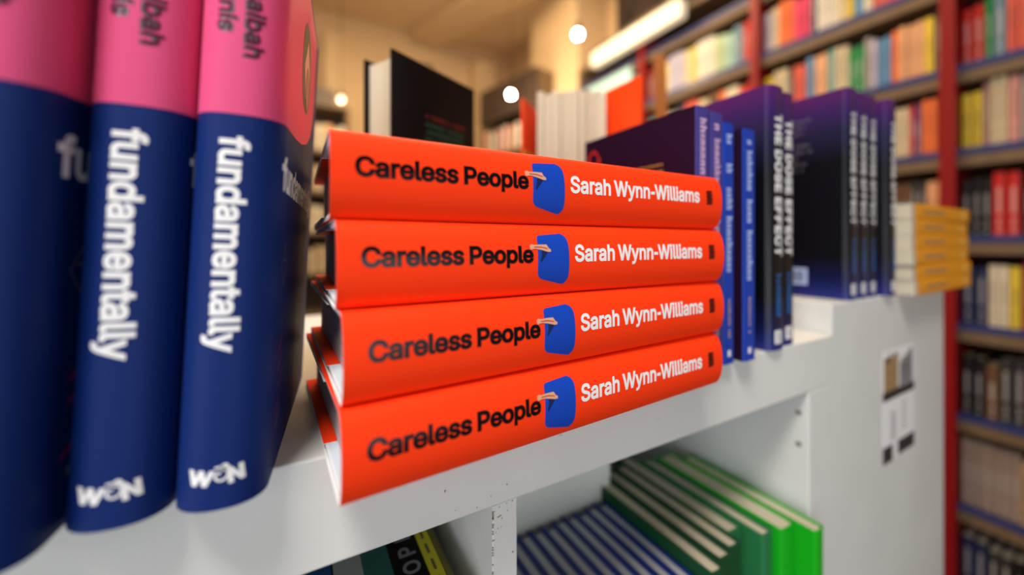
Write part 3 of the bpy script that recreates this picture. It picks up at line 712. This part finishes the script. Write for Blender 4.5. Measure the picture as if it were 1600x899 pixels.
# ================================================================== BOOKS INSIDE THE CUBE SHELVES
CZ0 = -.4833
M_gdark = mat('dark_green_cover', (.004, .060, .018), .4, .35)
M_gmid = mat('mid_green_cover', (.02, .17, .06), .4, .35)
M_gbright = mat('bright_green_cover', (.008, .42, .012), .35, .35)
M_bookblue = mat('deep_blue_cover', (.004, .025, .21), .4, .35)
green = [(.3000, .1955, .0170, M_gdark, 0, 'dark green book, first after the blue row in the lower cube'),
         (.3195, .2015, .0170, M_gdark, 0, 'dark green book, second after the blue row in the lower cube'),
         (.3385, .2050, .0170, M_gdark, 0, 'dark green book, third after the blue row, slightly pushed in'),
         (.3590, .2180, .0200, M_gmid, -.002, 'mid green book pushed in deepest of the green row'),
         (.3780, .1990, .0165, M_gmid, 0, 'mid green book just before the two bright green ones'),
         (.4030, .1945, .0225, M_gbright, .001, 'bright green book, second from the side panel, in the lower cube'),
         (.4260, .1790, .0165, M_gbright, 0, 'bright green book beside the side panel, sticking out of the cube')]
def plain_art(seed, ink):
    def f(mb, w, H):
        w.art(mb, illegible(.09, .006, random.Random(seed), .25, 6), ink, down_spine(-.002, H-.05))
    return f
for k, (x, y, T, m, dh, lab) in enumerate(green):
    r = thing('hardback_book', lab, 'book', 'green books in the lower cube')
    H = .2168+dh
    w = Wrap(T, .145, .003, 2.8)
    mb = MB(); w.sheet(mb, H, .0022 if k < 5 else .0008, m, m)
    plain_art(20+k, M_white_ink if k < 3 else M_yellow_ink)(mb, w, H); mb.build('cover', r)
    mb = MB(); t = .0024 if k < 5 else .0009
    mb.prism(block(T, .145, .005, 2.8, -T/2+t, T/2-t, .003), .003, H-.0025, M_pages); mb.build('page_block', r)
    r.matrix_world = place(x, y, CZ0+.0005, 0)
first = None
ordn = ['first', 'second', 'third', 'fourth', 'fifth', 'sixth', 'seventh', 'eighth', 'ninth', 'tenth', 'eleventh', 'twelfth', 'thirteenth']
for k in range(13):
    if first is None:
        first = r = thing('hardback_book', None, None)
        H = .2050; T = .0128
        w = Wrap(T, .135, .002, 2.8)
        mb = MB(); w.sheet(mb, H, .0021, M_bookblue, M_bookblue); plain_art(40, M_white_ink)(mb, w, H); mb.build('cover', r)
        mb = MB(); mb.prism(block(T, .135, .004, 2.8, -T/2+.0023, T/2-.0023, .003), .003, H-.0022, M_pages_white); mb.build('page_block', r)
    else: r = copy_tree(first)
    tag(r, 'deep blue book, %s from the green books, in the lower cube' % ordn[k] if k else 'deep blue book right against the green books in the lower cube', 'book', 'deep blue books in the lower cube')
    r.matrix_world = place(.2840-k*.01345, .186+.0015*math.sin(k*2.1), CZ0+.0005, 0)

mb = MB(); mb.bbox(.1165, .3040, .3262, .3292, CZ0+.0006, ZB-.0015, mat('white_backing_card', (.82, .83, .78), .6, .3), .0006)
tag(mb.build('backing_card'), 'plain white card standing upright behind the deep blue books', 'card')

# left cube: two books lying flat
M_olivey = mat('dull_yellow_cover', (.30, .26, .07), .45, .3)
M_bright_y = mat('acid_yellow_print', (.55, .50, .01), .4, .35)
M_teal_art = mat('dark_teal_art', (.02, .11, .09), .5, .3)
M_pale_art = mat('pale_art', (.34, .37, .34), .5, .3)
M_blue_art = mat('blue_art', (.01, .07, .24), .5, .3)
r = thing('paperback_book', 'dull yellow paperback lying flat under the black covered one in the left cube', 'book')
paperback(r, .27, .19, .02, .001, 3, M_olivey)
r.matrix_world = lying(.0910, .2045, -.2290, 0)
r = thing('paperback_book', 'black paperback with a yellow band and grey capitals lying in the left cube', 'book')
def hope_art(mb, w, H):
    X = down_spine(0, H)                                   # a runs along +x in the room, b runs away from the spine
    y0 = w.us
    def rc(a0, a1, b0, b1, m, e=.0001): w.art(mb, [[rect(a0, a1, y0+b0, y0+b1)]], m, X, e)
    rc(H-.0088, H-.0004, .001, .19, M_bright_y)
    for k in range(12): rc(H-.0055, H-.0038, .012+k*.014, .021+k*.014, M_olive, .0002)
    for k, ch in enumerate('OPE'):                         # grey capitals reading away from the viewer
        g, ww = text_glyphs(ch, .0105, 24)
        w.art(mb, g, M_grey_ink, (lambda a, b, q=.029+.0145*k: (y0+q+a*1.1, .0120+b)), .0002)
    rc(H-.060, H-.044, .0, .075, M_pale_art); rc(H-.044, H-.028, .0, .075, M_teal_art)
    w.art(mb, [[[(a, y0+b) for a, b in ellipse(H-.040, .086, .022, .022)]]], M_black_cover, X, .0002)
    w.art(mb, [[[(a, y0+b) for a, b in ellipse(H-.033, .022, .014, .012)]]], M_black_cover, X, .0002)
    rc(.002, H-.061, .0, .10, M_blue_art)
paperback(r, .27, .20, .018, .001, 3, M_black_cover, hope_art)
r.matrix_world = lying(.0795, .205, -.2090, 0)
# what they lie on: a pile of closed books
for k in range(7):
    T = (-.2392-CZ0-.0004)/7-.0003
    q = thing('paperback_book', ('grey', 'blue', 'cream', 'red', 'teal', 'white', 'brown')[k]+' cover paperback lying flat low in the left cube pile', 'book', 'books lying under the black paperback')
    paperback(q, .26, .19, T, .001, 3, mat('pile_cover_%s' % 'abcdefg'[k], ((.2,.2,.2),(.02,.08,.3),(.6,.55,.4),(.4,.03,.02),(.02,.2,.2),(.6,.6,.6),(.15,.07,.03))[k], .45, .3))
    q.matrix_world = lying(.085-.002*(k % 3), .219+.001*(k % 2), CZ0+T/2+.0004+k*(T+.0003), 0)

# ================================================================== FAR BOOKS AND BOOKCASES
PAL = {'cream': (.72,.62,.42), 'white': (.80,.76,.68), 'orange': (.85,.20,.05), 'hot pink': (.80,.06,.16), 'navy': (.02,.03,.10), 'yellow': (.80,.60,.05),
 'sky blue': (.12,.32,.58), 'coral': (.75,.13,.09), 'teal': (.10,.36,.34), 'peach': (.82,.45,.24), 'charcoal': (.04,.04,.045), 'emerald': (.01,.26,.07),
 'grey': (.38,.36,.36), 'lavender': (.52,.50,.66), 'red': (.60,.02,.015), 'purple': (.14,.05,.16), 'brown': (.16,.08,.04), 'steel blue': (.15,.26,.36),
 'mauve': (.42,.22,.20), 'pink': (.75,.35,.32), 'black': (.012,.010,.012), 'magenta': (.40,.008,.07), 'maroon': (.28,.04,.03), 'pale green': (.50,.62,.36), 'mint': (.42,.66,.56), 'ivory': (.78,.70,.55), 'dusty pink': (.36,.27,.23), 'tan': (.50,.34,.18)}  # dusty pink: pale white books with low-shelf shade put into the colour
FAR = {}
def far_mesh(col):
    """unit far book (1 wide, 1 deep, 1 high): wraparound cover with rounded spine, title marks and a sunken page block"""
    if col in FAR: return FAR[col]
    m = mat(col.replace(' ', '_')+'_book_cover', PAL[col], .45, .3)
    c = PAL[col]; lum = sum(c)/3
    ink = mat(col.replace(' ', '_')+'_book_lettering', tuple(min(1, q*.55+(.30 if lum < .3 else .02)) for q in c), .5, .3)
    mb = MB()
    P = [(-.5, 1), (-.5, .05), (-.42, .012), (-.2, 0), (.2, 0), (.42, .012), (.5, .05), (.5, 1)]
    Q = [(x*.86, max(y, .03) if 0 < i < 7 else y) for i, (x, y) in enumerate(P)]
    mb.prism(P+Q[::-1], 0, 1, m)
    mb.box(-.43, .43, .03, .97, .015, .975, M_pages)
    k = random.Random(col)
    mb.box(-.16, .16, -.004, .004, .35, .35+k.uniform(.3, .5), ink)
    mb.box(-.20, .20, -.004, .004, .06, .11, ink)
    mb.box(-.12, .12, -.004, .004, .16, .28, ink)
    # merge nothing: the object is linked once per book below
    me = mb.build('book_source').data
    src = bpy.data.objects['book_source']; bpy.data.objects.remove(src)
    me.name = 'far_book'
    FAR[col] = me
    return me
def far_book(col, T, H, D, M, label, group):
    o = bpy.data.objects.new('paperback_book', far_mesh(col)); COL.objects.link(o)
    o.matrix_world = M @ Matrix.Diagonal((T, D, H, 1))
    return tag(o, label, 'book', group)

XB = 1.90
ROWS = [1.18, .88, .58, .305, .02, -.265, -.56, -.855, -1.15]
rowname = ['top', 'first', 'second', 'third', 'fourth', 'fifth', 'sixth', 'seventh', 'lowest']
case = thing('bookcase', 'long tan bookcase with red posts and blue shelf strips along the right wall', 'bookcase')
for i, z in enumerate(ROWS):
    mb = MB(); mb.box(XB+.003, XB+.25, -.17, 2.36, z-.055, z-.018, M_shelf_tan); mb.box(XB+.010, XB+.25, -.17, 2.36, z-.018, z-.002, M_shelf_tan)
    s_ = mb.build('shelf', case)
    mb = MB(); mb.box(XB, XB+.009, -.17, 2.36, z-.018, z+.004, M_strip_blue); mb.build('label_strip', s_)
mb = MB(); mb.box(XB+.255, XB+.275, -.20, 2.40, FZ+.01, 1.33, M_dark_back); mb.build('back_panel', case)
for y in (-.185, .434, 1.055, 1.740):
    mb = MB(); mb.bbox(XB-.022, XB+.255, y-.019, y+.019, FZ+.001, 1.34 if y > 1.7 else 1.60, M_red_paint, .002); mb.build('post', case)
mb = MB(); mb.bbox(XB, XB+.255, 2.362, 2.39, FZ+.001, 1.335, M_shelf_tan, .002); mb.build('end_panel', case)
mb = MB(); mb.box(XB+.004, XB+.25, 1.08, 2.36, 1.30, 1.335, M_shelf_tan); mb.build('top_panel', case)

PLAN = {  # (bay, row): start Y and runs (colour, how many, width in mm)
 ('middle', 1): (1.032, 'lavender 1 28,cream 1 33,orange 3 60,hot pink 3 66,navy 1 23,white 3 69,cream 1 32,yellow 1 24,sky blue 1 30,ivory 1 29,coral 2 46,hot pink 2 43,orange 1 33,cream 1 32,teal 1 26'),
 ('middle', 2): (1.032, 'yellow 2 40,cream 3 60,charcoal 1 21,coral 2 50,sky blue 1 29,peach 2 49,teal 1 22,cream 2 47,emerald 2 50,grey 1 19,lavender 1 21,sky blue 2 37,orange 1 21,peach 3 66,yellow 1 25,charcoal 1 20'),
 ('middle', 3): (.72, 'teal 2 50,peach 4 88,cream 2 44,red 1 13,purple 1 18,orange 2 41'),
 ('middle', 4): (.583, 'brown 2 48,charcoal 2 40,peach 2 38'),
 ('middle', 5): (.530, 'cream 1 25,red 2 48'),
 ('middle', 6): (.530, 'grey 1 25,orange 1 24,cream 1 22'),
 ('middle', 7): (.530, 'tan 2 44,brown 1 28'),
 ('near', 2): (.412, 'red 2 49,emerald 1 18,steel blue 1 27,coral 4 84,teal 2 50'),
 ('near', 3): (.412, 'yellow 2 45,mauve 1 14,cream 2 37,pink 1 24,grey 2 57,yellow 1 24'),
 ('near', 4): (.412, 'black 3 65,red 2 56,black 2 57,brown 1 30'),
 ('near', 5): (.412, 'navy 2 56,ivory 2 43,yellow 1 24,magenta 2 55,teal 1 30'),
 ('near', 6): (.412, 'black 2 50,brown 1 30,charcoal 2 50,maroon 1 24,black 2 50'),
 ('near', 7): (.412, 'dusty pink 7 120,tan 2 40,navy 1 30'),  # the dusty pink run is white books, darkened by colour for the shade
 ('near', 8): (.412, 'navy 2 55,charcoal 2 50,black 3 70'),
 ('far', 1): (1.717, 'maroon 2 41,cream 2 35,yellow 3 62,lavender 5 110,cream 2 50,yellow 1 28,white 5 110,pale green 2 50,mint 2 50,steel blue 2 48,red 2 43'),
 ('far', 2): (1.717, 'teal 3 61,white 4 88,grey 3 63,navy 2 43,coral 4 82,cream 3 62,brown 3 58,orange 2 35,ivory 3 70,coral 1 30,red 2 43'),
 ('farthest', 1): (2.34, 'mint 4 100,white 3 80,pale green 4 100,cream 4 100,mint 3 80,white 4 100'),
 ('farthest', 2): (2.34, 'white 4 100,teal 3 80,cream 5 120,mint 4 100,grey 5 120'),
}
HT = {1: .205, 2: .205, 3: .200, 4: .190, 5: .200, 6: .190, 7: .200, 8: .19}
num = {1: 'one', 2: 'two', 3: 'three', 4: 'four', 5: 'five', 6: 'six', 7: 'seven'}
fb = random.Random(21)
toRight = Matrix.Rotation(math.radians(-90), 4, 'Z')
for (bay, row), (y, runs) in PLAN.items():
    runs = [(' '.join(r.split()[:-2]), int(r.split()[-2]), int(r.split()[-1])/1000) for r in runs.split(',')]
    for i, (c, n, wd) in enumerate(runs):
        L = runs[i-1][0] if i else 'red post'; Rr = runs[i+1][0] if i < len(runs)-1 else 'shelf end'
        hh = HT[row]*fb.uniform(.90, 1.06)
        if (bay, row, c) == ('near', 3, 'cream'): hh = .216
        for k in range(n):
            T = wd/n; yc = y-T*(k+.5)
            where = '%s of %s' % (ordn[k], num[n]) if n > 1 else 'alone'
            far_book(c, T*.94, min(hh*fb.uniform(.985, 1.015), .216), .14, Matrix.Translation((XB+.022+fb.uniform(0, .006), yc, ROWS[row]+.0005)) @ toRight,
                     '%s book, %s between %s and %s, %s shelf, %s bay' % (c, where, L, Rr, rowname[row], bay),
                     'books in the red-posted bookcase')
        y -= wd

# light tube, pale sign and dark picture over the bookcase
lt = thing('light_fitting', 'glowing cream light strip along the top of the red-posted bookcase', 'light')
mb = MB(); mb.bbox(XB-.10, XB-.04, 1.40, 2.12, 1.225, 1.325, mat('frosted_lamp_cover', (.9, .85, .7), .5, .3, emit=((1.0, .86, .62), .42)), .008, 3); mb.build('diffuser', lt)
mb = MB(); mb.box(XB-.11, XB-.024, 1.38, 2.14, 1.326, 1.336, M_shelf_tan); mb.build('bracket', lt)
mb = MB(); mb.bbox(1.99, 2.02, 1.10, 2.07, 1.345, 2.10, mat('dark_picture_frame', (.03, .018, .014), .5, .3), .004); mb.build('picture_frame')
pf = bpy.data.objects['picture_frame']; tag(pf, 'large dark brown picture standing on top of the red-posted bookcase', 'picture')
M_pic = mat('brown_picture_print', (.045, .026, .020), .6, .15, noise=(9, .8))
mb = MB(); mb.box(1.986, 1.989, 1.13, 2.04, 1.375, 2.07, M_pic); mb.build('picture_print', pf)
mb = MB(); mb.bbox(XB-.05, XB-.03, 1.80, 2.30, .72, 1.12, mat('pale_mint_card', (.42, .72, .74), .4, .3), .003)
tag(mb.build('display_card'), 'pale mint display card on the far end of the red-posted bookcase', 'card')

def small_case(name, label, p0, p1, ztop, rows, plan, lab, grp, header=0.0, depth=.25, m=None):
    """free-standing bookcase whose front runs from p0 (left) to p1 (right)"""
    a, b = Vector((*p0, 0)), Vector((*p1, 0)); L = (b-a).length; ex = (b-a).normalized(); ey = Vector((-ex.y, ex.x, 0))
    R = Matrix(((ex.x, ey.x, 0, a.x), (ex.y, ey.y, 0, a.y), (0, 0, 1, 0), (0, 0, 0, 1)))
    c = thing(name, label, 'bookcase', None, R)
    m = m or M_shelf_tan
    for x in (0, L-.02):
        mb = MB(); mb.bbox(x, x+.02, 0, depth, FZ+.001, ztop, m, .002); mb.build('side_panel', c)
    mb = MB(); mb.box(.02, L-.02, depth-.012, depth, FZ+.001, ztop, M_dark_back); mb.build('back_panel', c)
    mb = MB(); mb.box(0, L, -.004, depth, ztop, ztop+.02, m); mb.build('top_panel', c)
    if header:
        mb = MB(); mb.box(0, L, -.02, -.005, ztop-header, ztop+.02, mat('dark_header_board', (.07, .045, .035), .5, .3, noise=(12, .6))); mb.build('header_board', c)
    for z in rows:
        mb = MB(); mb.box(.02, L-.02, .002, depth-.012, z-.03, z-.001, m); mb.build('shelf', c)
    rnd = random.Random(name+label); 
    for (z, cols, wd), rn in zip(plan, ('top', 'second', 'third', 'fourth')):
        x = .024; i = 0
        while x+wd < L-.024:
            col = cols[i % len(cols)]; T = wd*rnd.uniform(.8, 1.1); H = rnd.uniform(.19, .23)
            far_book(col, T*.95, H, .14, R @ Matrix.Translation((x+T/2, .02, z+.0005)), '%s book, %s from the left on the %s shelf of the %s' % (col, (ordn+['fourteenth','fifteenth','sixteenth','seventeenth','eighteenth','nineteenth','twentieth','next-to-last','very last'])[min(i, 21)], rn, lab), grp)
            x += T; i += 1
    return c
small_case('bookcase', 'distant bookcase with a dark header board, under the hanging bulb', (1.575, 3.47), (1.734, 2.70), 1.43, [.84, .50, .15, -.25, -.65, -1.1],
           [(.84, ['coral', 'cream', 'charcoal', 'ivory', 'grey', 'navy', 'peach', 'steel blue', 'red', 'white', 'charcoal'], .034), (.50, ['tan', 'grey', 'cream', 'coral', 'navy'], .036)],
           'dark-headed bookcase', 'books in the dark-headed bookcase', header=.30)
small_case('bookcase', 'distant pale bookcase against the back wall, seen past the pink books', (-.55, 3.70), (.405, 3.70), 1.17, [.80, .45, .10, -.25, -.6, -.95],
           [(.80, ['ivory', 'cream', 'peach', 'cream', 'white', 'orange', 'tan'], .050), (.45, ['cream', 'tan', 'ivory', 'brown'], .052), (.10, ['tan', 'brown', 'cream', 'ivory', 'tan'], .052), (-.25, ['cream', 'tan', 'cream', 'brown'], .052)],
           'pale bookcase', 'books in the pale bookcase', depth=.26)
mb = MB(); mb.bbox(-.20, .30, 3.74, 3.90, 1.192, 1.33, mat('grey_archive_box', (.20, .17, .15), .7, .2), .004)
tag(mb.build('storage_box'), 'grey storage box on top of the pale distant bookcase', 'box')

# hanging bulbs
M_bulb = mat('lit_bulb_glass', (1, 1, 1), .3, .3, emit=((1.0, .90, .68), 90))
M_bulb_dim = mat('dim_bulb_glass', (1, 1, 1), .3, .3, emit=((1.0, .75, .42), 3.2))
M_brass = mat('black_lamp_metal', (.03, .025, .02), .4, .4, metal=.5)
for (x, y, z, m, lab) in ((1.388, 1.747, 1.176, M_bulb, 'bright hanging bulb before the plain pier, higher of the two'),
                          (1.443, 2.631, 1.141, M_bulb, 'bright hanging bulb before the dark header board, lower of the two'),
                          (.319, 3.478, 1.180, M_bulb_dim, 'dim warm hanging bulb above the pale distant bookcase')):
    p = thing('pendant_lamp', lab, 'lamp', 'bulbs hanging from the ceiling')
    p.location = (x, y, z)
    bm = bmesh.new(); bmesh.ops.create_uvsphere(bm, u_segments=20, v_segments=14, radius=.022)
    for v in bm.verts:
        if v.co.z > 0: v.co.z *= 1.25; v.co.x *= 1-.35*(v.co.z/.0275)**2; v.co.y *= 1-.35*(v.co.z/.0275)**2
    mb = MB(); mb.bm(bm, m, True); mb.build('bulb', p)
    mb = MB(); mb.tube([(0, 0, .0235), (0, 0, .065)], [.015, .013], M_brass, 12); mb.build('socket', p)
    mb = MB(); mb.tube([(0, 0, .064), (0, 0, CZ-z-.012)], .0025, M_brass, 8); mb.build('cord', p)
    ld = bpy.data.lights.new('bulb_light', 'POINT'); ld.energy = 7 if m is M_bulb else 2; ld.color = (1.0, .74, .46); ld.shadow_soft_size = .03
    lo = bpy.data.objects.new('bulb_light', ld); COL.objects.link(lo); lo.parent = p; lo.location = (0, 0, -.056)
    mb = MB(); mb.tube([(0, 0, CZ-z-.014), (0, 0, CZ-z-.0005)], [.05, .05], M_brass, 16); mb.build('ceiling_rose', p)

# small black speaker on the back wall
sp = thing('speaker', 'small black speaker on the back wall, peeping over the black hardback', 'speaker')
mb = MB(); mb.bbox(1.09, 1.21, 3.86, 4.00, 1.62, 1.80, M_black_cloth, .008); mb.build('speaker_box', sp)
mb = MB(); mb.tube([(1.15, 3.99, 1.71), (1.15, 4.079, 1.71)], .015, M_brass, 8); mb.build('bracket', sp)
mb = MB(); mb.tube([(1.15, 3.862, 1.70), (1.15, 3.855, 1.70)], .040, mat('speaker_cone', (.03, .03, .03), .6, .2), 20); mb.build('cone', sp)
